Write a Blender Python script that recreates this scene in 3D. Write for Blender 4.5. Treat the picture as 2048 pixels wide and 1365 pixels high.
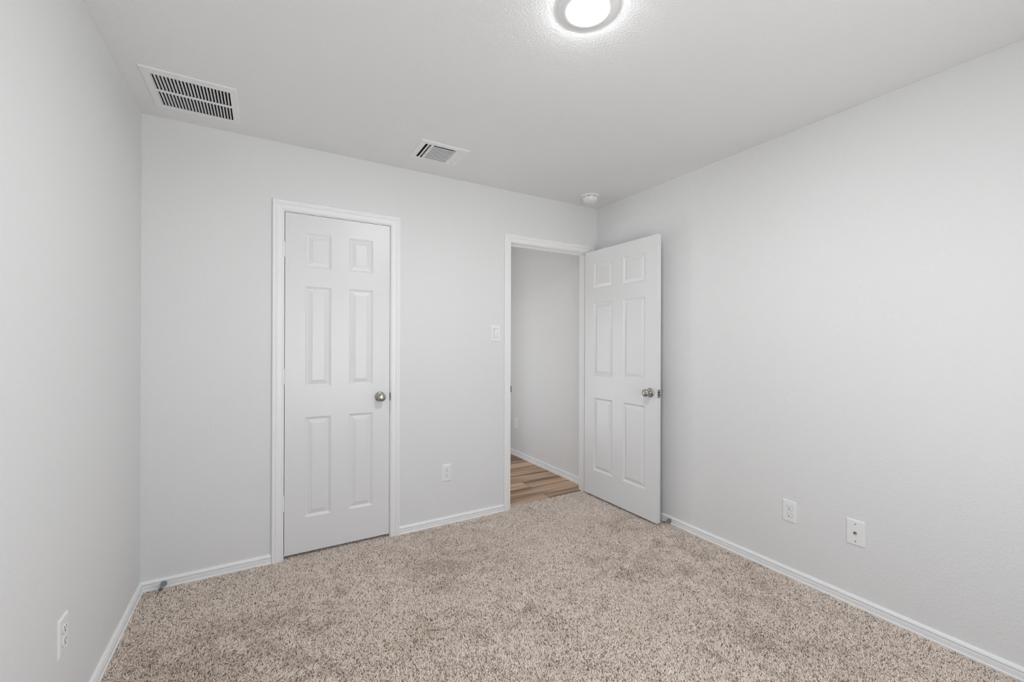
import bpy, bmesh, math, random
import numpy as np
from mathutils import Matrix, Vector

S = bpy.context.scene
COL = S.collection
for o in list(bpy.data.objects):
    bpy.data.objects.remove(o)

# ------------------------------------------------------------------ camera
CAM_H, YAW, PITCH, ROLL, F_PX, CY = 1.2761, math.radians(30.2731), math.radians(.0281), math.radians(.1918), 851.619, 685.5193
fw = Vector((math.sin(YAW) * math.cos(PITCH), math.cos(YAW) * math.cos(PITCH), math.sin(PITCH)))
rt = Vector((math.cos(YAW), -math.sin(YAW), 0)); up = rt.cross(fw)
rt2 = rt * math.cos(ROLL) + up * math.sin(ROLL); up2 = -rt * math.sin(ROLL) + up * math.cos(ROLL)
cam = bpy.data.objects.new('camera', bpy.data.cameras.new('camera'))
COL.objects.link(cam); S.camera = cam
M = Matrix((rt2, up2, -fw)).transposed().to_4x4(); M.translation = (0, 0, CAM_H)
cam.matrix_world = M
cam.data.sensor_width = 36.0
cam.data.lens = F_PX * 36.0 / 2048.0
cam.data.shift_y = (CY - 682.5) / 2048.0
cam.data.clip_start = .02

# ------------------------------------------------------------------ room numbers (metres)
XL, XR, YB, YF, H = -.5394, 2.4994, 2.8262, -.53, 2.44
WT = .116                                   # wall thickness
HY = 5.6                                    # far end of the hallway
HX = .98                                    # left side of the hallway
HZ = -.015                                  # hallway floor level
LX, LY = .9695, 1.147                        # ceiling light
WX0, WX1, WZ0, WZ1 = .15, 1.55, .40, 1.72    # window behind the camera
HW = (3.74, 4.34, .04, 1.66)                 # unseen glazed opening, added to let light onto the hallway wall

# ------------------------------------------------------------------ world, daylight, exposure
W = bpy.data.worlds.new('world'); S.world = W; W.use_nodes = True
wn = W.node_tree.nodes
wn['Background'].inputs['Color'].default_value = (.94, .97, 1, 1)
wn['Background'].inputs['Strength'].default_value = 5.75
# pale sky above, bright ground glow added below the horizon to lift the ceiling
_tc = wn.new('ShaderNodeTexCoord'); _sp = wn.new('ShaderNodeSeparateXYZ'); _mr = wn.new('ShaderNodeMapRange'); _mx = wn.new('ShaderNodeMix'); _mx.data_type = 'RGBA'
W.node_tree.links.new(_tc.outputs['Generated'], _sp.inputs[0]); W.node_tree.links.new(_sp.outputs['Z'], _mr.inputs['Value'])
_mr.inputs['From Min'].default_value = -.12; _mr.inputs['From Max'].default_value = .12
W.node_tree.links.new(_mr.outputs[0], _mx.inputs[0]); _mx.inputs[6].default_value = (1.28, 1.30, 1.31, 1); _mx.inputs[7].default_value = (.70, .755, .83, 1)
W.node_tree.links.new(_mx.outputs[2], wn['Background'].inputs['Color'])
S.view_settings.view_transform = 'Standard'
S.view_settings.look = 'None'
S.view_settings.gamma = 1.0
S.view_settings.use_curve_mapping = False
S.view_settings.exposure = 0.0
S.cycles.max_bounces = 9
S.cycles.diffuse_bounces = 8
S.cycles.transparent_max_bounces = 12
S.cycles.filter_width = 1.1
S.cycles.caustics_reflective = False
S.cycles.caustics_refractive = False
LAMP_STRENGTH = 470.0

def area_portal(name, loc, rot, sx, sy):
    l = bpy.data.lights.new(name, 'AREA'); l.shape = 'RECTANGLE'; l.size = sx; l.size_y = sy
    l.cycles.is_portal = True
    o = bpy.data.objects.new(name, l); COL.objects.link(o); o.location = loc; o.rotation_euler = rot
    return o
area_portal('daylight_portal', ((WX0 + WX1) / 2, YF - WT - .01, (WZ0 + WZ1) / 2), (math.radians(-90), 0, math.radians(180)), WX1 - WX0, WZ1 - WZ0)
area_portal('daylight_portal_hall', (HX - .11, (HW[0] + HW[1]) / 2, (HW[2] + HW[3]) / 2), (0, math.radians(-90), 0), HW[3] - HW[2], HW[1] - HW[0])

# ------------------------------------------------------------------ material helpers
def newmat(name):
    m = bpy.data.materials.new(name); m.use_nodes = True
    nt = m.node_tree
    return m, nt, nt.nodes['Principled BSDF']
def N(nt, t, **kw):
    n = nt.nodes.new(t)
    for k, v in kw.items():
        if k in n.inputs: n.inputs[k].default_value = v
        else: setattr(n, k, v)
    return n
def L(nt, a, b): nt.links.new(a, b)
def mixcol(nt, fac, a, b):
    m = N(nt, 'ShaderNodeMix', data_type='RGBA')
    L(nt, fac, m.inputs[0])
    m.inputs[6].default_value = (*a, 1); m.inputs[7].default_value = (*b, 1)
    return m.outputs[2]

def paint(name, col, rough, scale, dist, spec=.35, strength=1.0, var=.012):
    """rolled / sprayed drywall paint: orange peel bump"""
    m, nt, p = newmat(name)
    tc = N(nt, 'ShaderNodeTexCoord')
    n1 = N(nt, 'ShaderNodeTexNoise', Scale=scale, Detail=1.5, Roughness=.5)
    L(nt, tc.outputs['Object'], n1.inputs['Vector'])
    b = N(nt, 'ShaderNodeBump', Strength=strength, Distance=dist); L(nt, n1.outputs['Fac'], b.inputs['Height'])
    L(nt, b.outputs['Normal'], p.inputs['Normal'])
    big = N(nt, 'ShaderNodeTexNoise', Scale=1.7, Detail=0.0); L(nt, tc.outputs['Object'], big.inputs['Vector'])
    c0 = tuple(c * (1 - var) for c in col); c1 = tuple(c * (1 + var) for c in col)
    L(nt, mixcol(nt, big.outputs['Fac'], c0, c1), p.inputs['Base Color'])
    p.inputs['Roughness'].default_value = rough
    p.inputs['Specular IOR Level'].default_value = spec
    return m

def simple(name, col, rough=.5, metal=0.0, spec=.5, bump=0.0, bscale=300.0):
    m, nt, p = newmat(name)
    tc = N(nt, 'ShaderNodeTexCoord'); n = N(nt, 'ShaderNodeTexNoise', Scale=bscale, Detail=2.0)
    L(nt, tc.outputs['Object'], n.inputs['Vector'])
    L(nt, mixcol(nt, n.outputs['Fac'], tuple(c * .985 for c in col), tuple(min(1, c * 1.015) for c in col)), p.inputs['Base Color'])
    p.inputs['Roughness'].default_value = rough; p.inputs['Metallic'].default_value = metal
    p.inputs['Specular IOR Level'].default_value = spec
    if bump:
        b = N(nt, 'ShaderNodeBump', Strength=1.0, Distance=bump); L(nt, n.outputs['Fac'], b.inputs['Height']); L(nt, b.outputs['Normal'], p.inputs['Normal'])
    return m

WALLC = (.766, .768, .768)
m_wall = paint('grey_wall_paint', WALLC, .62, 105, .0016)
m_wall_back = paint('grey_wall_paint_fine', WALLC, .62, 105, .0010)
m_hall = paint('hall_wall_paint_warm_lit', (.765, .762, .755), .62, 105, .0018)  # wall grey with the hall's warm light tinted into the colour
m_ceil = paint('ceiling_paint', (.818, .820, .820), .75, 125, .0013, spec=.2)
m_trim = simple('white_trim_enamel', (.87, .87, .87), .38, spec=.45, bump=.00006, bscale=160)
m_plastic = simple('white_plastic', (.85, .85, .845), .35, spec=.5)
m_grille = simple('white_enamelled_steel', (.84, .84, .84), .42, spec=.5)
m_slat_shaded = simple('shade_greyed_louvre_enamel', (.74, .74, .76), .5, spec=.4)  # white louvre enamel, the shade between the blades put into its grey
m_black = simple('dark_duct_interior', (.02, .02, .02), .8, spec=.1)
m_duct = simple('grey_duct_interior', (.10, .10, .10), .7, spec=.2)
m_slot = simple('dark_slot', (.025, .023, .02), .7, spec=.2)
m_dark = simple('dark_closet_interior', (.2, .2, .2), .8, spec=.1)
m_nickel = simple('satin_nickel', (.46, .44, .405), .24, metal=1.0, bump=.00003, bscale=900)
m_steel = simple('dull_steel', (.33, .34, .34), .30, metal=1.0)
m_bronze = simple('dark_latch_metal', (.13, .12, .105), .4, metal=1.0)
m_rubber = simple('grey_rubber', (.12, .125, .125), .6)
m_screw = simple('grey_screw', (.33, .33, .33), .45, metal=.6)

def door_paint():
    m, nt, p = newmat('white_door_enamel_with_pressed_grain')
    tc = N(nt, 'ShaderNodeTexCoord'); mp = N(nt, 'ShaderNodeMapping'); mp.inputs['Scale'].default_value = (1, 1, .045)
    L(nt, tc.outputs['Object'], mp.inputs['Vector'])
    n = N(nt, 'ShaderNodeTexNoise', Scale=260.0, Detail=3.0, Roughness=.6, Distortion=.3); L(nt, mp.outputs[0], n.inputs['Vector'])
    b = N(nt, 'ShaderNodeBump', Strength=.8, Distance=.00022); L(nt, n.outputs['Fac'], b.inputs['Height']); L(nt, b.outputs['Normal'], p.inputs['Normal'])
    n2 = N(nt, 'ShaderNodeTexNoise', Scale=3.0); L(nt, tc.outputs['Object'], n2.inputs['Vector'])
    L(nt, mixcol(nt, n2.outputs['Fac'], (.765, .765, .767), (.780, .780, .782)), p.inputs['Base Color'])
    p.inputs['Roughness'].default_value = .33; p.inputs['Specular IOR Level'].default_value = .5
    return m
m_door = door_paint()

def wood_floor():
    m, nt, p = newmat('wood_look_plank_floor')
    tc = N(nt, 'ShaderNodeTexCoord'); mp = N(nt, 'ShaderNodeMapping'); mp.inputs['Location'].default_value = (.37, -.125, 0)
    L(nt, tc.outputs['Object'], mp.inputs['Vector'])
    br = N(nt, 'ShaderNodeTexBrick'); br.offset = .37; br.offset_frequency = 2; br.squash = 1
    for k, v in {'Scale': 1.0, 'Mortar Size': .0024, 'Mortar Smooth': .1, 'Bias': 0.0, 'Brick Width': 1.22, 'Row Height': .180}.items(): br.inputs[k].default_value = v
    br.inputs['Color1'].default_value = (0, 0, 0, 1); br.inputs['Color2'].default_value = (1, 1, 1, 1); br.inputs['Mortar'].default_value = (.5, .5, .5, 1)
    L(nt, mp.outputs[0], br.inputs['Vector'])
    # grain stretched along the plank (x), shifted per plank
    sep = N(nt, 'ShaderNodeSeparateXYZ'); L(nt, mp.outputs[0], sep.inputs[0])
    sh = N(nt, 'ShaderNodeMath', operation='MULTIPLY_ADD'); L(nt, br.outputs['Color'], sh.inputs[0]); sh.inputs[1].default_value = 7.3; L(nt, sep.outputs['X'], sh.inputs[2])
    sx = N(nt, 'ShaderNodeMath', operation='MULTIPLY'); L(nt, sh.outputs[0], sx.inputs[0]); sx.inputs[1].default_value = .055
    cb = N(nt, 'ShaderNodeCombineXYZ'); L(nt, sx.outputs[0], cb.inputs[0]); L(nt, sep.outputs['Y'], cb.inputs[1]); pz = N(nt, 'ShaderNodeMath', operation='MULTIPLY'); L(nt, br.outputs['Color'], pz.inputs[0]); pz.inputs[1].default_value = 7.3; L(nt, pz.outputs[0], cb.inputs[2])
    g = N(nt, 'ShaderNodeTexNoise', Scale=17.0, Detail=4.0, Roughness=.55, Distortion=.35); L(nt, cb.outputs[0], g.inputs['Vector'])
    cr = N(nt, 'ShaderNodeValToRGB'); L(nt, g.outputs['Fac'], cr.inputs['Fac'])
    e = cr.color_ramp.elements
    e[0].position = .34; e[0].color = (.17, .095, .055, 1)
    e[1].position = .64; e[1].color = (.66, .45, .29, 1)
    x = e.new(.44); x.color = (.34, .205, .12, 1)
    x = e.new(.54); x.color = (.50, .32, .195, 1)
    tone = N(nt, 'ShaderNodeMapRange'); L(nt, br.outputs['Color'], tone.inputs['Value']); tone.inputs['To Min'].default_value = .74; tone.inputs['To Max'].default_value = 1.12
    mul = N(nt, 'ShaderNodeVectorMath', operation='SCALE'); L(nt, cr.outputs['Color'], mul.inputs[0]); L(nt, tone.outputs[0], mul.inputs['Scale'])
    seam = N(nt, 'ShaderNodeMix', data_type='RGBA'); L(nt, br.outputs['Fac'], seam.inputs[0]); L(nt, mul.outputs[0], seam.inputs[6]); seam.inputs[7].default_value = (.09, .06, .04, 1)
    L(nt, seam.outputs[2], p.inputs['Base Color'])
    p.inputs['Roughness'].default_value = .42
    b = N(nt, 'ShaderNodeBump', Strength=.6, Distance=.001); b.invert = True; L(nt, br.outputs['Fac'], b.inputs['Height']); L(nt, b.outputs['Normal'], p.inputs['Normal'])
    return m
m_wood = wood_floor()

def carpet_mats():
    m, nt, p = newmat('frieze_carpet_yarn')
    hi = N(nt, 'ShaderNodeHairInfo')
    cr = N(nt, 'ShaderNodeValToRGB'); L(nt, hi.outputs['Random'], cr.inputs['Fac'])
    e = cr.color_ramp.elements
    e[0].position = 0; e[0].color = (.20, .150, .120, 1)
    e[1].position = 1; e[1].color = (.93, .845, .765, 1)
    x = e.new(.17); x.color = (.52, .425, .360, 1)
    x = e.new(.32); x.color = (.84, .745, .665, 1)
    L(nt, cr.outputs['Color'], p.inputs['Base Color'])
    p.inputs['Roughness'].default_value = .85; p.inputs['Specular IOR Level'].default_value = .15
    b, nt, p = newmat('carpet_backing')
    tc = N(nt, 'ShaderNodeTexCoord'); n = N(nt, 'ShaderNodeTexNoise', Scale=220.0, Detail=2.0); L(nt, tc.outputs['Object'], n.inputs['Vector'])
    L(nt, mixcol(nt, n.outputs['Fac'], (.46, .40, .35), (.58, .51, .46)), p.inputs['Base Color'])
    p.inputs['Roughness'].default_value = .95; p.inputs['Specular IOR Level'].default_value = .05
    return m, b
m_yarn, m_backing = carpet_mats()

def emit(name, col, st):
    m, nt, p = newmat(name)
    p.inputs['Base Color'].default_value = (.8, .8, .8, 1)
    p.inputs['Emission Color'].default_value = (*col, 1); p.inputs['Emission Strength'].default_value = st
    return m
m_lens = emit('glowing_lens', (.955, .98, 1), LAMP_STRENGTH)

def glass():
    m, nt, p = newmat('window_glass')
    out = nt.nodes['Material Output']
    t = N(nt, 'ShaderNodeBsdfTransparent'); g = N(nt, 'ShaderNodeBsdfGlossy'); g.inputs['Roughness'].default_value = .02
    mx = N(nt, 'ShaderNodeMixShader'); mx.inputs[0].default_value = .05
    L(nt, t.outputs[0], mx.inputs[1]); L(nt, g.outputs[0], mx.inputs[2]); L(nt, mx.outputs[0], out.inputs['Surface'])
    return m
m_glass = glass()

# ------------------------------------------------------------------ mesh helpers
def link(name, bm, mat, parent=None, smooth=False, loc=None):
    me = bpy.data.meshes.new(name)
    bmesh.ops.recalc_face_normals(bm, faces=bm.faces)
    bm.to_mesh(me); bm.free()
    if mat: me.materials.append(mat)
    o = bpy.data.objects.new(name, me); COL.objects.link(o)
    if parent: o.parent = parent
    if loc is not None: o.location = loc
    if smooth:
        for f in me.polygons: f.use_smooth = True
        try: me.set_sharp_from_angle(angle=math.radians(smooth if smooth > 1 else 35))
        except Exception: pass
    return o
def empty(name, loc, rot=(0, 0, 0)):
    o = bpy.data.objects.new(name, None); COL.objects.link(o); o.location = loc; o.rotation_euler = rot; o.empty_display_size = .05
    return o
def tag(o, label, cat, group=None, kind=None):
    o['label'] = label; o['category'] = cat
    if group: o['group'] = group
    if kind: o['kind'] = kind
    return o
def box(bm, x0, x1, y0, y1, z0, z1):
    v = [bm.verts.new((x, y, z)) for x in (x0, x1) for y in (y0, y1) for z in (z0, z1)]
    for f in ((0, 1, 3, 2), (4, 6, 7, 5), (0, 4, 5, 1), (2, 3, 7, 6), (0, 2, 6, 4), (1, 5, 7, 3)):
        bm.faces.new([v[i] for i in f])
def bevel(bm, w, seg=2):
    bmesh.ops.bevel(bm, geom=list(bm.edges), offset=w, segments=seg, profile=.5, affect='EDGES')
def boxbm(*a, bev=0, seg=2):
    bm = bmesh.new(); box(bm, *a)
    if bev: bevel(bm, bev, seg)
    return bm
def lathe(prof, n=48, axis='Z', close=True):
    """prof: list of (r, h); revolved round +axis"""
    bm = bmesh.new(); rings = []
    for r, h in prof:
        if r < 1e-6: rings.append([bm.verts.new(ax(0, 0, h, axis))])
        else: rings.append([bm.verts.new(ax(r * math.cos(2 * math.pi * k / n), r * math.sin(2 * math.pi * k / n), h, axis)) for k in range(n)])
    for a, b in zip(rings, rings[1:]):
        for k in range(n):
            k2 = (k + 1) % n
            if len(a) == 1 and len(b) == 1: continue
            if len(a) == 1: bm.faces.new((a[0], b[k], b[k2]))
            elif len(b) == 1: bm.faces.new((a[k], a[k2], b[0]))
            else: bm.faces.new((a[k], a[k2], b[k2], b[k]))
    return bm
def ax(u, v, h, axis):
    return {'Z': (u, v, h), '-Z': (u, v, -h), '-Y': (u, -h, v), '-X': (-h, u, v), 'X': (h, u, v)}[axis]
def holed(axis, at0, at1, us, vs, holes, mat, name):
    """slab across `axis` between at0..at1 with rectangular holes; us, vs extents; one clean shell"""
    ucut = sorted(set([us[0], us[1]] + [h[i] for h in holes for i in (0, 1)]))
    vcut = sorted(set([vs[0], vs[1]] + [h[i] for h in holes for i in (2, 3)]))
    def P(u, v, w):
        return {'x': (w, u, v), 'y': (u, w, v), 'z': (u, v, w)}[axis]
    bm = bmesh.new(); cache = {}
    def V(u, v, w):
        k = (round(u, 6), round(v, 6), w)
        if k not in cache: cache[k] = bm.verts.new(P(u, v, w))
        return cache[k]
    solid = {}
    for i in range(len(ucut) - 1):
        for j in range(len(vcut) - 1):
            uc = (ucut[i] + ucut[i + 1]) / 2; vc = (vcut[j] + vcut[j + 1]) / 2
            solid[i, j] = not any(h[0] < uc < h[1] and h[2] < vc < h[3] for h in holes)
    for (i, j), s in solid.items():
        if not s: continue
        u0, u1, v0, v1 = ucut[i], ucut[i + 1], vcut[j], vcut[j + 1]
        for w in (at0, at1): bm.faces.new((V(u0, v0, w), V(u1, v0, w), V(u1, v1, w), V(u0, v1, w)))
        for (di, dj, a, b) in ((-1, 0, (u0, v0), (u0, v1)), (1, 0, (u1, v0), (u1, v1)), (0, -1, (u0, v0), (u1, v0)), (0, 1, (u0, v1), (u1, v1))):
            if not solid.get((i + di, j + dj), False):
                bm.faces.new((V(*a, at0), V(*b, at0), V(*b, at1), V(*a, at1)))
    return link(name, bm, mat)
def structure(o, label, cat):
    return tag(o, label, cat, kind='structure')
def sweep(bm, path, prof, frame):
    """path: list of stations; frame(station, (u,d)) -> point; prof closed polygon"""
    rings = [[bm.verts.new(frame(s, q)) for q in prof] for s in path]
    n = len(prof)
    for a, b in zip(rings, rings[1:]):
        for k in range(n):
            bm.faces.new((a[k], a[(k + 1) % n], b[(k + 1) % n], b[k]))
    bm.faces.new(rings[0]); bm.faces.new(list(reversed(rings[-1])))

# ------------------------------------------------------------------ room shell
J1 = (.105, .7205); J2 = (1.639, 2.405); JH = 2.043; JT = .018        # door jamb faces, head height, jamb thickness
structure(holed('y', YB, YB + WT, (XL - WT, XR + WT), (-.03, H + .02), [(J1[0] - JT, J1[1] + JT, -.04, JH + JT), (J2[0] - JT, J2[1] + JT, -.04, JH + JT)], m_wall_back, 'wall_back'),
          'light grey textured back wall holding the closet door and the open doorway', 'wall')
structure(holed('x', XL - WT, XL, (YF - WT, YB), (-.03, H + .02), [], m_wall_back, 'wall_left'), 'light grey wall running along the left edge of the photo', 'wall')
structure(holed('x', XR, XR + WT, (YF - WT, YB), (-.03, H + .02), [], m_wall, 'wall_right'), 'light grey textured wall on the right, behind the open door', 'wall')
structure(holed('y', YF - WT, YF, (XL, XR), (-.03, H + .02), [(WX0, WX1, WZ0, WZ1)], m_wall, 'wall_front'), 'light grey wall behind the camera with a window opening', 'wall')
RG = (-.436, -.134, 2.370, 2.670)      # return grille opening x0 x1 y0 y1
SG = (.800, 1.058, 2.386, 2.598)       # supply register opening
structure(holed('z', H, H + .12, (XL - WT, XR + WT), (YF - WT, YB + WT), [RG, SG], m_ceil, 'ceiling'), 'light grey textured bedroom ceiling with two vents and a round light', 'ceiling')
structure(link('floor', boxbm(XL - WT, XR + WT, YF - WT, YB + .045, -.12, -.011), m_backing), 'carpet backing under the beige carpet pile', 'floor')
structure(link('floor_hall', boxbm(HX - .1, XR + WT, YB + .045, HY + .1, -.12, HZ), m_wood), 'brown wood look plank floor of the hallway beyond the doorway', 'floor')

# hallway shell
structure(holed('x', XR, XR + WT, (YB + WT, HY), (-.03, H + .02), [], m_hall, 'wall_hall_right'), 'light grey hallway wall with warm light in its colour, seen through the open doorway', 'wall')
structure(holed('x', HX - .1, HX, (YB + WT, HY), (-.03, H + .02), [HW], m_hall, 'wall_hall_left'), 'hallway wall hidden behind the back wall', 'wall')
structure(holed('y', HY, HY + .1, (HX - .1, XR + WT), (-.03, H + .02), [], m_hall, 'wall_hall_far'), 'far end wall of the hallway', 'wall')
structure(holed('z', H, H + .12, (HX - .1, XR + WT), (YB + WT, HY + .1), [], m_ceil, 'ceiling_hall'), 'hallway ceiling beyond the doorway', 'ceiling')
# closet shell behind the closed door
bm = bmesh.new()
box(bm, XL - WT, XL - WT + .05, YB + WT, YB + .8, -.05, H + .05); box(bm, HX - .16, HX - .1, YB + WT, YB + .8, -.05, H + .05)
box(bm, XL - WT, HX - .1, YB + .8, YB + .86, -.05, H + .05); box(bm, XL - WT, HX - .1, YB + WT, YB + .86, H + .05, H + .1); box(bm, XL - WT, HX - .1, YB + .045, YB + .86, -.08, -.03)
structure(link('wall_closet', bm, m_dark), 'dark closet interior behind the closed six panel door', 'wall')

# window behind the camera
bm = bmesh.new(); fr = .05
for a in ((WX0, WX1, WZ0, WZ0 + fr), (WX0, WX1, WZ1 - fr, WZ1), (WX0, WX0 + fr, WZ0 + fr, WZ1 - fr), (WX1 - fr, WX1, WZ0 + fr, WZ1 - fr), (WX0 + fr, WX1 - fr, (WZ0 + WZ1) / 2 - .02, (WZ0 + WZ1) / 2 + .02)):
    box(bm, a[0], a[1], YF - WT + .01, YF - WT + .06, a[2], a[3])
wf = structure(link('window_1', bm, m_trim), 'white framed window in the wall behind the camera', 'window')
link('pane', boxbm(WX0 + fr, WX1 - fr, YF - WT + .03, YF - WT + .034, WZ0 + fr, WZ1 - fr), m_glass, wf)

bm = bmesh.new()  # hallway window out of view, added as a daylight source
for a in ((HW[0], HW[1], HW[2], HW[2] + .04), (HW[0], HW[1], HW[3] - .04, HW[3]), (HW[0], HW[0] + .04, HW[2] + .04, HW[3] - .04), (HW[1] - .04, HW[1], HW[2] + .04, HW[3] - .04)):
    box(bm, HX - .085, HX - .04, *a)
wh = structure(link('window_hall_added', bm, m_trim), 'unseen white framed narrow window added to light the hallway', 'window')
link('pane', boxbm(HX - .064, HX - .060, HW[0] + .04, HW[1] - .04, HW[2] + .04, HW[3] - .04), m_glass, wh)

# ------------------------------------------------------------------ baseboards
BASE = [(0, -.015), (.0150, -.015), (.0155, .0035), (.0150, .0050), (.0118, .0070), (.0130, .0090), (.0132, .0265), (.0124, .0280), (.0040, .0286), (.0040, .0322), (.0112, .0336), (.0118, .0358), (.0092, .0425), (.0055, .0475), (0, .0480)]
def baseboard(name, p0, p1, nrm, label, dz=0, m0=0, m1=0):
    """p0->p1 along the wall, nrm into the room; m0, m1 = +1 mitre at an inside corner"""
    p0 = Vector(p0); p1 = Vector(p1); t = (p1 - p0).normalized(); n = Vector(nrm)
    bm = bmesh.new()
    def frame(s, q):
        c, m = (p0, m0) if s == 0 else (p1, -m1)
        v = c + n * q[0] + t * (m * q[0]); return (v.x, v.y, q[1] + dz)
    sweep(bm, (0, 1), BASE, frame)
    o = link(name, bm, m_trim)
    return structure(o, label, 'baseboard')
baseboard('baseboard_left', (XL, YF), (XL, YB), (1, 0), 'white moulded baseboard along the left wall', m1=1, m0=1)
baseboard('baseboard_back', (XL, YB), (.0425, YB), (0, -1), 'white baseboard between the left corner and the closet door casing', m0=1)
baseboard('baseboard_back', (.783, YB), (1.5765, YB), (0, -1), 'white baseboard between the closet door casing and the doorway casing')
baseboard('baseboard_back', (2.468, YB), (XR, YB), (0, -1), 'short white baseboard piece in the corner behind the open door', m1=1)
baseboard('baseboard_right', (XR, YB), (XR, YF), (-1, 0), 'white moulded baseboard along the right wall', m0=1, m1=1)
baseboard('baseboard_front', (XR, YF), (XL, YF), (0, 1), 'white baseboard on the wall behind the camera', m0=1, m1=1)
baseboard('baseboard_hall', (XR, YB + WT), (XR, HY), (-1, 0), 'white baseboard along the hallway wall above the wood floor', m1=1)

# ------------------------------------------------------------------ door trim: casing, jamb, stop, strike
CAS = [(0, 0), (0, .0075), (.0015, .0092), (.0045, .0096), (.0065, .0080), (.0085, .0080), (.0110, .0098), (.0290, .0118), (.0310, .0145), (.0340, .0166), (.0375, .0162), (.0390, .0138), (.0430, .0140), (.0450, .0168), (.0490, .0180), (.0530, .0178), (.0560, .0165), (.0570, .0140), (.0570, 0)]
def door_trim(name, J, label, strike_side):
    o = empty(name, ((J[0] + J[1]) / 2, YB, 0)); structure(o, label, 'door frame')
    def inv(bm): bmesh.ops.translate(bm, verts=bm.verts, vec=(-(J[0] + J[1]) / 2, -YB, 0)); return bm
    rv = .005
    def casing(ys, sgn):
        x0, x1, zt = J[0] - rv, J[1] + rv, JH + rv
        bm = bmesh.new()
        def frame(s, q):
            u, d = q
            X, Z = {0: (x0 - u, -.012), 1: (x0 - u, zt + u), 2: (x1 + u, zt + u), 3: (x1 + u, -.012)}[s]
            return (X, ys + sgn * d, Z)
        sweep(bm, (0, 1, 2, 3), CAS, frame)
        return inv(bm)
    link('casing', casing(YB, -1), m_trim, o)
    link('casing', casing(YB + WT, 1), m_trim, o)
    bm = bmesh.new()
    box(bm, J[0] - JT, J[0], YB, YB + WT, HZ, JH); box(bm, J[1], J[1] + JT, YB, YB + WT, HZ, JH); box(bm, J[0] - JT, J[1] + JT, YB, YB + WT, JH, JH + JT)
    link('jamb', inv(bm), m_trim, o)
    s0, s1 = YB + .038, YB + .072; st = .011
    bm = bmesh.new()
    box(bm, J[0], J[0] + st, s0, s1, HZ, JH - st); box(bm, J[1] - st, J[1], s0, s1, HZ, JH - st); box(bm, J[0], J[1], s0, s1, JH - st, JH)
    link('stop_moulding', inv(bm), m_trim, o)
    xs = J[1] if strike_side > 0 else J[0]; sg = -strike_side
    bm = bmesh.new()
    box(bm, min(xs, xs + sg * .0016), max(xs, xs + sg * .0016), YB + .004, YB + .032, .892, .950)
    box(bm, min(xs - sg * .001, xs + sg * .0016), max(xs - sg * .001, xs + sg * .0016), YB - .0075, YB + .004, .897, .945)
    p = link('strike_plate', inv(bm), m_bronze, o); p['label'] = 'dark metal strike plate'
    return o
door_trim('trim_1', J1, 'white moulded casing and jamb around the closed closet door', 1)
door_trim('trim_2', J2, 'white moulded casing and jamb around the open doorway to the hall', -1)

# ------------------------------------------------------------------ six panel doors
PROF = [(0, 0), (.0025, .0036), (.0065, .0048), (.0110, .0088), (.0155, .0095), (.0380, .0036), (.0390, .0014)]
def door_slab(w, h0, h1, T, panels):
    """local: x 0..w from the hinge edge, y 0 (room face) .. T, z h0..h1"""
    bm = bmesh.new()
    xc = sorted(set([0, w] + [p[i] for p in panels for i in (0, 1)])); zc = sorted(set([h0, h1] + [p[i] for p in panels for i in (2, 3)]))
    for side in (0, 1):
        ys = 0 if side == 0 else T; sg = 1 if side == 0 else -1
        cache = {}
        def V(x, z, d=0.0):
            k = (round(x, 5), round(z, 5), round(d, 5))
            if k not in cache: cache[k] = bm.verts.new((x, ys + sg * d, z))
            return cache[k]
        for i in range(len(xc) - 1):
            for j in range(len(zc) - 1):
                x0, x1, z0, z1 = xc[i], xc[i + 1], zc[j], zc[j + 1]
                if any(abs(p[0] - x0) < 1e-6 and abs(p[1] - x1) < 1e-6 and p[2] - 1e-6 <= z0 and z1 <= p[3] + 1e-6 for p in panels): continue
                bm.faces.new((V(x0, z0), V(x1, z0), V(x1, z1), V(x0, z1)))
        for (x0, x1, z0, z1) in panels:
            rings = [[V(x0 + a, z0 + a, d), V(x1 - a, z0 + a, d), V(x1 - a, z1 - a, d), V(x0 + a, z1 - a, d)] for a, d in PROF]
            for a, b in zip(rings, rings[1:]):
                for k in range(4): bm.faces.new((a[k], a[(k + 1) % 4], b[(k + 1) % 4], b[k]))
            bm.faces.new(rings[-1])
    def q(*v): bm.faces.new([bm.verts.new(c) for c in v])
    q((0, 0, h0), (w, 0, h0), (w, T, h0), (0, T, h0)); q((0, 0, h1), (w, 0, h1), (w, T, h1), (0, T, h1))
    q((0, 0, h0), (0, T, h0), (0, T, h1), (0, 0, h1)); q((w, 0, h0), (w, T, h0), (w, T, h1), (w, 0, h1))
    bmesh.ops.remove_doubles(bm, verts=bm.verts, dist=1e-5)
    ed = [e for e in bm.edges if len(e.link_faces) == 2 and e.calc_face_angle() > 1.2 and e.calc_length() > .02 and all(any(abs(v.co.x - c) < 1e-4 for c in (0, w)) or any(abs(v.co.z - c) < 1e-4 for c in (h0, h1)) for v in e.verts)]
    bmesh.ops.bevel(bm, geom=ed, offset=.0013, segments=2, profile=.5, affect='EDGES')
    return bm
KNOB = [(0, .0655), (.008, .0655), (.017, .0640), (.0235, .0600), (.0265, .0540), (.0268, .0480), (.0245, .0415), (.0190, .0360), (.0135, .0325), (.0115, .0280), (.0115, .0200), (.0150, .0135), (.0170, .0110)]
ROSE = [(.0170, .0110), (.0240, .0100), (.0300, .0070), (.0322, .0030), (.0325, 0)]
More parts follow.
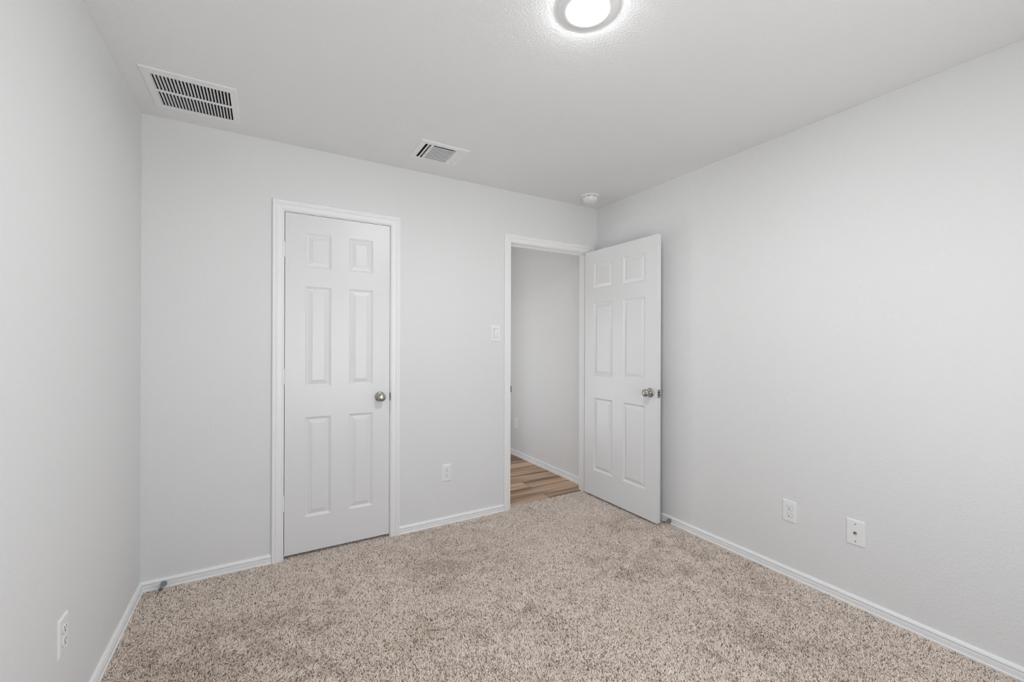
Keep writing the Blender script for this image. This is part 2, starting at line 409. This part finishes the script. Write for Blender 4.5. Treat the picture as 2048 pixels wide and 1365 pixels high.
def add_knob(parent, x, z, ysurf, direction):
    """knob on the slab: direction '-Y' out of the room face; 'Y' mirrored"""
    bm = lathe(KNOB, 40, '-Y'); k = link('door_knob', bm, m_nickel, parent, smooth=50)
    r = link('rosette', lathe(ROSE, 40, '-Y'), m_nickel, k, smooth=50)
    k.location = (x, ysurf, z)
    if direction == 'Y': k.rotation_euler = (0, 0, math.pi)
    return k
ROWS = [(1.722, 1.930), (1.006, 1.609), (.225, .824)]
def make_door(name, w, stile, mull, loc, ang, label, pin):
    """empty at the hinge pin; slab local coordinates offset by pin"""
    T = .035
    root = empty(name, loc, (0, 0, ang)); tag(root, label, 'door', kind='structure')
    pw = (w - 2 * stile - mull) / 2
    panels = [(x, x + pw, a, b) for x in (stile, stile + pw + mull) for a, b in ROWS]
    def put(bm, mat, nm, par=root, sm=False):
        bmesh.ops.translate(bm, verts=bm.verts, vec=pin); return link(nm, bm, mat, par, smooth=sm)
    return root, put, panels, T

# closet door: hinged on the left, closed; local x runs right
root, put, panels, T = make_door('door_1', .6095, .108, .105, (.101, YB - .006, 0), 0, 'closed white six panel closet door with round nickel knob', (.007, .006, 0))
slab = put(door_slab(.6095, .018, 2.0395, T, panels), m_door, 'door_slab')
add_knob(slab, .007 + .6095 - .0625, .9225, .006, '-Y')
latch = put(boxbm(.6096, .6118, .006, .030, .890, .951), m_bronze, 'latch'); latch['label'] = 'dark latch plate'
def hinge(parent, x, y, z):
    prof = [(0, -.0475), (.004, -.047), (.0052, -.0455), (.0060, -.0445)]
    for k in range(5):
        a = -.0445 + k * .0178
        prof += [(.0060, a + .0004), (.0060, a + .0174), (.0054, a + .0178)]
    prof += [(.0052, .0455), (.004, .047), (0, .0475)]
    h = link('hinge', lathe(prof, 20), m_trim, parent, smooth=40); h.location = (x, y, z)
    return h
for z in (1.820, 1.0725, .326): hinge(root, 0, 0, z)

# bedroom door: hinged on the right, opened a little past square. Closed it would run to -x.
root2, put2, panels2, T = make_door('door_2', .762, .109, .110, (2.404, YB - .008, 0), math.radians(-89.25) + math.pi, 'open white six panel bedroom door swung back against the right wall', (0, 0, 0))
# local frame of an opened door: x from hinge to free edge, y = thickness. build with +x then mirror so that the closed door runs to -x
def place2(bm):
    for v in bm.verts: v.co.x = -v.co.x
    bmesh.ops.reverse_faces(bm, faces=bm.faces)
    bmesh.ops.translate(bm, verts=bm.verts, vec=(-.003, .008, 0)); return bm
root2.rotation_euler = (0, 0, math.radians(90.75))
slab2 = link('door_slab', place2(door_slab(.762, .016, 2.0395, T, panels2)), m_door, root2)
k1 = add_knob(slab2, -.003 - .762 + .060, .925, .008, '-Y')
k2 = add_knob(slab2, -.003 - .762 + .060, .925, .008 + T, 'Y')
fp = link('latch', place2(boxbm(.7618, .7636, .0060, .0290, .893, .950)), m_steel, root2); fp['label'] = 'dull steel latch plate'
bm = lathe([(0, .013), (.0050, .0125), (.0075, .009), (.0080, 0)], 20, '-X'); b_ = link('latch_bolt', bm, m_nickel, fp, smooth=40); b_.location = (-.003 - .7636, .008 + .0175, .9215)
link('latch_recess', place2(boxbm(.7634, .7640, .0085, .0265, .908, .935)), m_slot, fp)
for z in (1.820, 1.0725, .326): hinge(root2, 0, 0, z)

# ------------------------------------------------------------------ wall plates
def face_wall(side):
    """rotation so that local +x runs right along the wall, local -y points into the room"""
    return {'back': 0, 'right': math.radians(-90), 'left': math.radians(90)}[side]
def plate(w, h, t=.0055):
    bm = bmesh.new(); x, z = w / 2, h / 2
    r = [[bm.verts.new((sx * a, -d, sz * b)) for sx, sz in ((-1, -1), (1, -1), (1, 1), (-1, 1))] for a, b, d in ((x, z, 0), (x, z, .002), (x - .0012, z - .0012, .0038), (x - .004, z - .004, t - .0003), (x - .007, z - .007, t))]
    for p, q in zip(r, r[1:]):
        for k in range(4): bm.faces.new((p[k], p[(k + 1) % 4], q[(k + 1) % 4], q[k]))
    bm.faces.new(r[-1]); bm.faces.new(r[0])
    return bm
def make_outlet():
    root = empty('wall_outlet', (0, 0, 0))
    link('cover_plate', plate(.070, .1165), m_plastic, root)
    for s in (1, -1):
        cz = s * .0195
        bm = bmesh.new(); n = 40
        ring = []
        for k in range(n):
            a = 2 * math.pi * k / n; x = .0172 * math.cos(a); z = .0172 * math.sin(a)
            z = max(-.0145, min(.0145, z)); ring.append((x, z))
        lev = [[bm.verts.new((x * f, -d, z * f + cz)) for x, z in ring] for f, d in ((1, .005), (1, .0072), (.95, .0080))]
        for p, q in zip(lev, lev[1:]):
            for k in range(n): bm.faces.new((p[k], p[(k + 1) % n], q[(k + 1) % n], q[k]))
        bm.faces.new(lev[-1])
        rc = link('receptacle', bm, m_plastic, root)
        for nm, bb in (('slot', (-.0074, -.0055, .0015, .0092)), ('slot', (.0056, .0074, .0022, .0086))):
            link(nm, boxbm(bb[0], bb[1], -.0083, -.0078, cz + bb[2], cz + bb[3]), m_slot, rc)
        g = lathe([(0, .0084), (.0028, .0083), (.0028, .0075)], 16, '-Y'); bmesh.ops.translate(g, verts=g.verts, vec=(0, 0, cz - .0068)); link('ground_hole', g, m_slot, rc)
        # dark hairline round the receptacle face
        bm = bmesh.new()
        lv = [[bm.verts.new((x * f, -.0056, z * f + cz)) for x, z in ring] for f in (1.0, 1.045)]
        for k in range(n): bm.faces.new((lv[0][k], lv[0][(k + 1) % n], lv[1][(k + 1) % n], lv[1][k]))
        link('rim_gap', bm, m_screw, rc)
    sc = lathe([(0, .0066), (.0030, .0064), (.0034, .0055)], 20, '-Y'); link('screw', sc, m_plastic, root)
    return root
def copy_tree(o, parent=None):
    c = o.copy(); COL.objects.link(c); c.parent = parent
    for ch in list(o.children): copy_tree(ch, c)
    return c
out0 = make_outlet()
spots = [((1.1183, YB, .3575), 'back', 'white duplex outlet on the back wall between closet door and doorway'),
         ((XR, 1.2503, .3560), 'right', 'white duplex outlet on the right wall beside the cable plate'),
         ((XL, 1.8510, .3600), 'left', 'white duplex outlet low on the left wall, seen almost edge on'),
         ((XR, 4.1900, .3600), 'right', 'small white outlet on the hallway wall seen through the doorway')]
for i, (loc, side, lab) in enumerate(spots):
    o = out0 if i == 0 else copy_tree(out0)
    o.location = loc; o.rotation_euler = (0, 0, face_wall(side)); tag(o, lab, 'outlet', 'duplex wall outlets')

# rocker switch
sw = tag(empty('light_switch', (1.5062, YB, 1.3485)), 'white rocker light switch on the back wall left of the doorway', 'switch')
link('cover_plate', plate(.0765, .1235), m_plastic, sw)
bm = bmesh.new()   # tilted paddle, lower end pressed in
vs = [(-.0165, -.0040, -.0335), (.0165, -.0040, -.0335), (.0165, -.0040, .0335), (-.0165, -.0040, .0335), (-.0160, -.0062, -.0330), (.0160, -.0062, -.0330), (.0160, -.0105, .0330), (-.0160, -.0105, .0330)]
v = [bm.verts.new(c) for c in vs]
for f in ((0, 1, 2, 3), (4, 5, 6, 7), (0, 1, 5, 4), (1, 2, 6, 5), (2, 3, 7, 6), (3, 0, 4, 7)): bm.faces.new([v[i] for i in f])
link('rocker', bm, m_plastic, sw)
bm = bmesh.new()
for a in ((-.0180, -.0166, -.0350, .0350), (.0166, .0180, -.0350, .0350), (-.0166, .0166, .0336, .0350), (-.0166, .0166, -.0350, -.0336)): box(bm, a[0], a[1], -.0060, -.0050, a[2], a[3])
link('rocker_gap', bm, m_screw, sw)

# coax plate
cx = tag(empty('cable_plate', (XR, .9475, .3545), (0, 0, face_wall('right'))), 'white wall plate with a coaxial cable jack and two screws on the right wall', 'cable outlet')
link('cover_plate', plate(.0765, .1225), m_plastic, cx)
jack = link('coax_jack', lathe([(0, .0150), (.0012, .0150), (.0014, .0135), (.0032, .0135), (.0036, .0150), (.0046, .0150), (.0046, .0080), (.0062, .0078), (.0062, .0052)], 24, '-Y'), m_screw, cx)
link('jack_hole', lathe([(0, .0153), (.0022, .0152), (.0022, .0138)], 16, '-Y'), m_slot, jack)
for s in (1, -1):
    b = lathe([(0, .0072), (.0028, .0069), (.0034, .0055)], 20, '-Y'); bmesh.ops.translate(b, verts=b.verts, vec=(0, 0, s * .042))
    link('screw', b, m_screw, cx)

# ------------------------------------------------------------------ door stops
def make_stop():
    r = empty('door_stop', (0, 0, 0))
    link('base', lathe([(.0140, 0), (.0140, .0030), (.0130, .0080), (.0105, .0160), (.0080, .0240), (.0062, .0290)], 28, '-Y'), m_steel, r, smooth=40)
    link('rod', lathe([(.0062, .0280), (.0052, .0340), (.0052, .0500), (.0060, .0530)], 20, '-Y'), m_steel, r, smooth=40)
    t = link('rubber_tip', lathe([(.0060, .0520), (.0078, .0545), (.0078, .0640), (.0065, .0670), (0, .0675)], 24, '-Y'), m_rubber, r, smooth=40); t['label'] = 'dark rubber tip'
    return r
st = make_stop()
tag(st, 'nickel door stop with dark rubber tip on the baseboard near the left corner', 'door stop', 'baseboard door stops')
st.location = (-.4415, YB - .0132, .0205); st.rotation_euler = (math.radians(-2), 0, math.radians(-4))
st2 = copy_tree(st)
st2.location = (XR - .0132, 2.0370, .0205); st2.rotation_euler = (math.radians(-2), 0, math.radians(-90))
tag(st2, 'nickel door stop on the right baseboard behind the open door edge', 'door stop', 'baseboard door stops')

# ------------------------------------------------------------------ return air grille
def ring_plate(x0, x1, y0, y1, a0, a1, b0, b1, z, t, edge=.004):
    """flat frame hanging t below z, outer x0..y1, inner opening a0..b1, bevelled outer edge"""
    bm = bmesh.new()
    def R(xa, xb, ya, yb, zz): return [bm.verts.new(c) for c in ((xa, ya, zz), (xb, ya, zz), (xb, yb, zz), (xa, yb, zz))]
    rs = [R(x0, x1, y0, y1, z), R(x0, x1, y0, y1, z - t * .4), R(x0 + edge, x1 - edge, y0 + edge, y1 - edge, z - t), R(a0, a1, b0, b1, z - t), R(a0, a1, b0, b1, z - .001)]
    for p, q in zip(rs, rs[1:]):
        for k in range(4): bm.faces.new((p[k], p[(k + 1) % 4], q[(k + 1) % 4], q[k]))
    return bm
gc = (-.2851, 2.513)
gr = tag(empty('return_air_grille', (gc[0], gc[1], H)), 'large white return air grille with two rows of louvres in the ceiling corner', 'vent')
def off(bm, c): bmesh.ops.translate(bm, verts=bm.verts, vec=(-c[0], -c[1], -H)); return bm
link('frame', off(ring_plate(-.4615, -.1090, 2.3310, 2.6945, -.4315, -.1390, 2.3760, 2.6650, H, .0055), gc), m_grille, gr)
link('centre_bar', off(boxbm(-.4315, -.1390, 2.5110, 2.5290, H - .0052, H - .0012, bev=.001), gc), m_grille, gr)
def louvres(x0, x1, y0, y1, n, zlow, dx, dz, t=.0009):
    """curved blades along y, spaced in x; each starts at the face and leans up towards +x"""
    bm = bmesh.new(); p = (x1 - x0) / n
    for k in range(n):
        xs = x0 + (k + .04) * p; m = 5; low = []; high = []
        for i in range(m + 1):
            u = i / m; X = xs + dx * u; Z = zlow + dz * (u ** 1.6)
            low.append([bm.verts.new((X, y, Z)) for y in (y0, y1)]); high.append([bm.verts.new((X - t * .7, y, Z + t)) for y in (y0, y1)])
        for i in range(m):
            bm.faces.new((low[i][0], low[i + 1][0], low[i + 1][1], low[i][1])); bm.faces.new((high[i][0], high[i][1], high[i + 1][1], high[i + 1][0]))
            for e in (0, 1): bm.faces.new((low[i][e], low[i + 1][e], high[i + 1][e], high[i][e]))
        bm.faces.new((low[0][0], low[0][1], high[0][1], high[0][0])); bm.faces.new((low[m][0], low[m][1], high[m][1], high[m][0]))
    return bm
for a, b in ((2.3760, 2.5110), (2.5290, 2.6650)):
    link('louvre_bank', off(louvres(-.4315, -.1390, a, b, 22, H - .0045, .0062, .0065), gc), m_slat_shaded, gr)
bm = bmesh.new(); x0, x1, y0, y1 = -.4325, -.1380, 2.3750, 2.6660
for f in ((x0 - .001, x0, y0 - .001, y1 + .001, H - .0030, H + .22), (x1, x1 + .001, y0 - .001, y1 + .001, H - .0030, H + .22), (x0, x1, y0 - .001, y0, H - .0030, H + .22), (x0, x1, y1, y1 + .001, H - .0030, H + .22), (x0, x1, y0, y1, H + .22, H + .225)): box(bm, *f)
link('duct_box', off(bm, gc), m_black, gr)

# ------------------------------------------------------------------ supply register
rc_ = (.9295, 2.484)
rg = tag(empty('supply_air_register', (rc_[0], rc_[1], H)), 'smaller white three way air register in the ceiling above the closet door', 'vent')
x0, x1, y0, y1 = .7790, 1.0800, 2.3585, 2.6100
a0, a1, b0, b1 = .8060, 1.0530, 2.3930, 2.5920
link('frame', off(ring_plate(x0, x1, y0, y1, a0, a1, b0, b1, H, .0065, .005), rc_), m_grille, rg)
bm = bmesh.new()
bm.free()
for xa, xb in ((.8530, .8620), (1.0040, 1.0120)): link('divider', off(boxbm(xa, xb, b0, b1, H - .0070, H + .012), rc_), m_grille, rg)
def blades_x(x0, x1, y0, y1, n, lean):
    """blades along x spaced in y"""
    bm = bmesh.new(); p = (y1 - y0) / n; t = .0009
    for k in range(n):
        ys = y0 + (k + .5) * p
        a = [(x, y, z) for (y, z) in ((ys - lean[0] / 2, H - .0060), (ys + lean[0] / 2, H - .0060 + lean[1])) for x in (x0, x1)]
        lo = [bm.verts.new(c) for c in a]; hi = [bm.verts.new((c[0], c[1] + t * .6, c[2] + t * .6)) for c in a]
        bm.faces.new((lo[0], lo[1], lo[3], lo[2])); bm.faces.new((hi[0], hi[1], hi[3], hi[2]))
        bm.faces.new((lo[0], lo[1], hi[1], hi[0])); bm.faces.new((lo[2], lo[3], hi[3], hi[2]))
    return bm
link('centre_louvre_bank', off(blades_x(.8620, 1.0040, b0 + .013, b1 + .003, 10, (-.0070, .0031)), rc_), m_slat_shaded, rg)
def blades_y(xa, xb, ya, yb, n, lean):
    bm = bmesh.new(); p = (xb - xa) / n; t = .0009
    for k in range(n):
        xs = xa + (k + .5) * p
        a = [(x, y, z) for (x, z) in ((xs - lean[0] / 2, H - .0062), (xs + lean[0] / 2, H - .0062 + lean[1])) for y in (ya, yb)]
        lo = [bm.verts.new(c) for c in a]; hi = [bm.verts.new((c[0] + t, c[1], c[2] + t * .4)) for c in a]
        bm.faces.new((lo[0], lo[1], lo[3], lo[2])); bm.faces.new((hi[0], hi[1], hi[3], hi[2]))
        bm.faces.new((lo[0], lo[1], hi[1], hi[0])); bm.faces.new((lo[2], lo[3], hi[3], hi[2]))
    return bm
def bars(rows, z0):
    bm = bmesh.new()
    for xa, xb, rise in rows:
        lo = [bm.verts.new((x, y, z0 + (rise if x == xb else 0))) for x in (xa, xb) for y in (b0, b1)]
        hi = [bm.verts.new((v.co.x, v.co.y, v.co.z + .001)) for v in lo]
        for q in ((lo[0], lo[1], lo[3], lo[2]), (hi[0], hi[1], hi[3], hi[2]), (lo[0], lo[1], hi[1], hi[0]), (lo[2], lo[3], hi[3], hi[2]), (lo[0], lo[2], hi[2], hi[0]), (lo[1], lo[3], hi[3], hi[1])): bm.faces.new(q)
    return bm
link('left_louvre_bank', off(bars([(.8060, .8145, .002), (.8275, .8385, .002), (.8480, .8535, .002)], H - .0062), rc_), m_grille, rg)
link('right_louvre_bank', off(bars([(1.0385, 1.0115, .004), (1.0530, 1.0415, .003)], H - .0062), rc_), m_grille, rg)
bm = bmesh.new(); x0, x1, y0, y1 = .8052, 1.0538, 2.3922, 2.5928
for f in ((x0 - .001, x0, y0 - .001, y1 + .001, H - .0030, H + .16), (x1, x1 + .001, y0 - .001, y1 + .001, H - .0030, H + .16), (x0, x1, y0 - .001, y0, H - .0030, H + .16), (x0, x1, y1, y1 + .001, H - .0030, H + .16), (x0, x1, y0, y1, H + .16, H + .165)): box(bm, *f)
link('duct_box', off(bm, rc_), m_duct, rg)

# ------------------------------------------------------------------ smoke detector
sd = tag(empty('smoke_detector', (2.2300, 2.6010, H)), 'round white smoke detector on the ceiling near the right corner', 'smoke detector')
link('mounting_base', lathe([(.0720, 0), (.0735, .004), (.0735, .009), (.0700, .0125), (.0600, .0130)], 48, '-Z'), m_plastic, sd, smooth=30)
link('sensor_housing', lathe([(.0590, .0150), (.0605, .0165), (.0600, .0230), (.0560, .0350), (.0470, .0455), (.0320, .0525), (.0150, .0553), (0, .0558)], 48, '-Z'), m_plastic, sd, smooth=30)
link('vent_gap', lathe([(.0560, .0120), (.0560, .0170)], 48, '-Z'), m_slot, sd)
for k in range(8):
    a = 2 * math.pi * k / 8 + .3; bm = bmesh.new()
    m = Matrix.Translation((.0585 * math.cos(a), .0585 * math.sin(a), -.0140)) @ Matrix.Rotation(a, 4, 'Z')
    bmesh.ops.create_cube(bm, size=1, matrix=m @ Matrix.Diagonal((.005, .016, .0038, 1)))
    link('vent_rib', bm, m_plastic, sd)
bm = lathe([(0, .0572), (.0075, .0567), (.0085, .0550), (.0085, .0520)], 20, '-Z'); bmesh.ops.translate(bm, verts=bm.verts, vec=(.020, -.006, 0)); link('test_button', bm, m_plastic, sd, smooth=30)

# ------------------------------------------------------------------ ceiling light
cl = tag(empty('ceiling_light', (LX, LY, H)), 'round white flush ceiling light, switched on, at the top of the photo', 'ceiling light')
link('trim_ring', lathe([(.1050, 0), (.1046, .0018), (.1000, .0036), (.0895, .0054), (.0884, .0064), (.0868, .0071), (.0720, .0098), (.0595, .0119)], 72, '-Z'), m_plastic, cl, smooth=40)
ln = link('lens', lathe([(.0600, .0116), (.0598, .0126), (.0575, .0146), (.0500, .0160), (.0380, .0168), (.0200, .0172), (0, .0174)], 72, '-Z'), m_lens, cl, smooth=60)
ln['label'] = 'glowing white diffuser'

# ------------------------------------------------------------------ carpet pile
def carpet():
    rng = np.random.default_rng(7)
    def smooth_noise(x, y, cell, seed):
        g = np.random.default_rng(seed).uniform(-1, 1, (64, 64))
        u = (x + 2) / cell; v = (y + 2) / cell
        i = np.floor(u).astype(int); j = np.floor(v).astype(int); fu = u - i; fv = v - j
        fu = fu * fu * (3 - 2 * fu); fv = fv * fv * (3 - 2 * fv)
        i %= 63; j %= 63
        return (g[i, j] * (1 - fu) + g[i + 1, j] * fu) * (1 - fv) + (g[i, j + 1] * (1 - fu) + g[i + 1, j + 1] * fu) * fv
    def area(x0, x1, y0, y1, step):
        nx = int((x1 - x0) / step); ny = int((y1 - y0) / step)
        X, Y = np.meshgrid(x0 + (np.arange(nx) + .5) * step, y0 + (np.arange(ny) + .5) * step, indexing='ij')
        X = X.ravel() + rng.uniform(-.5, .5, nx * ny) * step; Y = Y.ravel() + rng.uniform(-.5, .5, nx * ny) * step
        return X, Y
    parts = [area(XL + .016, XR - .016, .30, YB - .016, .0040),
             area(XL + .016, XR - .016, YF + .016, .30, .0060),
             area(J1[0] + .001, J1[1] - .001, YB - .016, YB + .044, .0040),
             area(J2[0] + .001, J2[1] - .001, YB - .016, YB + .044, .0040)]
    X = np.concatenate([p[0] for p in parts]); Y = np.concatenate([p[1] for p in parts]); n = len(X)
    ang = 1.9 * smooth_noise(X, Y, .42, 1) + 1.6 * smooth_noise(X, Y, .06, 2) + .9
    lean = .0024 + .0009 * smooth_noise(X, Y, .21, 3)
    dx = np.cos(ang) * lean + rng.normal(0, .0018, n); dy = np.sin(ang) * lean + rng.normal(0, .0018, n)
    h = .0115 + .0006 * smooth_noise(X, Y, .12, 4) + rng.uniform(-.0034, .0018, n)
    h = h - .12 * np.hypot(dx, dy)
    P = np.zeros((n, 4, 3), np.float32)
    for k, (f, g) in enumerate(((0, 0), (.30, .42), (.72, .80), (1.15, 1.0))):
        P[:, k, 0] = X + dx * f + (rng.normal(0, .0006, n) if k else 0); P[:, k, 1] = Y + dy * f + (rng.normal(0, .0006, n) if k else 0); P[:, k, 2] = -.0118 + h * g
    P[:, :, 0] = np.clip(P[:, :, 0], XL + .0155, XR - .0155)
    cv = bpy.data.hair_curves.new('carpet'); cv.add_curves([4] * n)
    cv.attributes['position'].data.foreach_set('vector', P.ravel())
    rad = np.tile(np.array([.0013, .0016, .0016, .0012], np.float32), n) * np.repeat(rng.uniform(.8, 1.2, n).astype(np.float32), 4)
    at = cv.attributes.get('radius') or cv.attributes.new('radius', 'FLOAT', 'POINT')
    at.data.foreach_set('value', rad)
    cv.materials.append(m_yarn)
    o = bpy.data.objects.new('carpet', cv); COL.objects.link(o)
    tag(o, 'beige and brown flecked twisted pile carpet covering the bedroom floor', 'carpet', kind='stuff')
    print('tufts', n)
carpet()
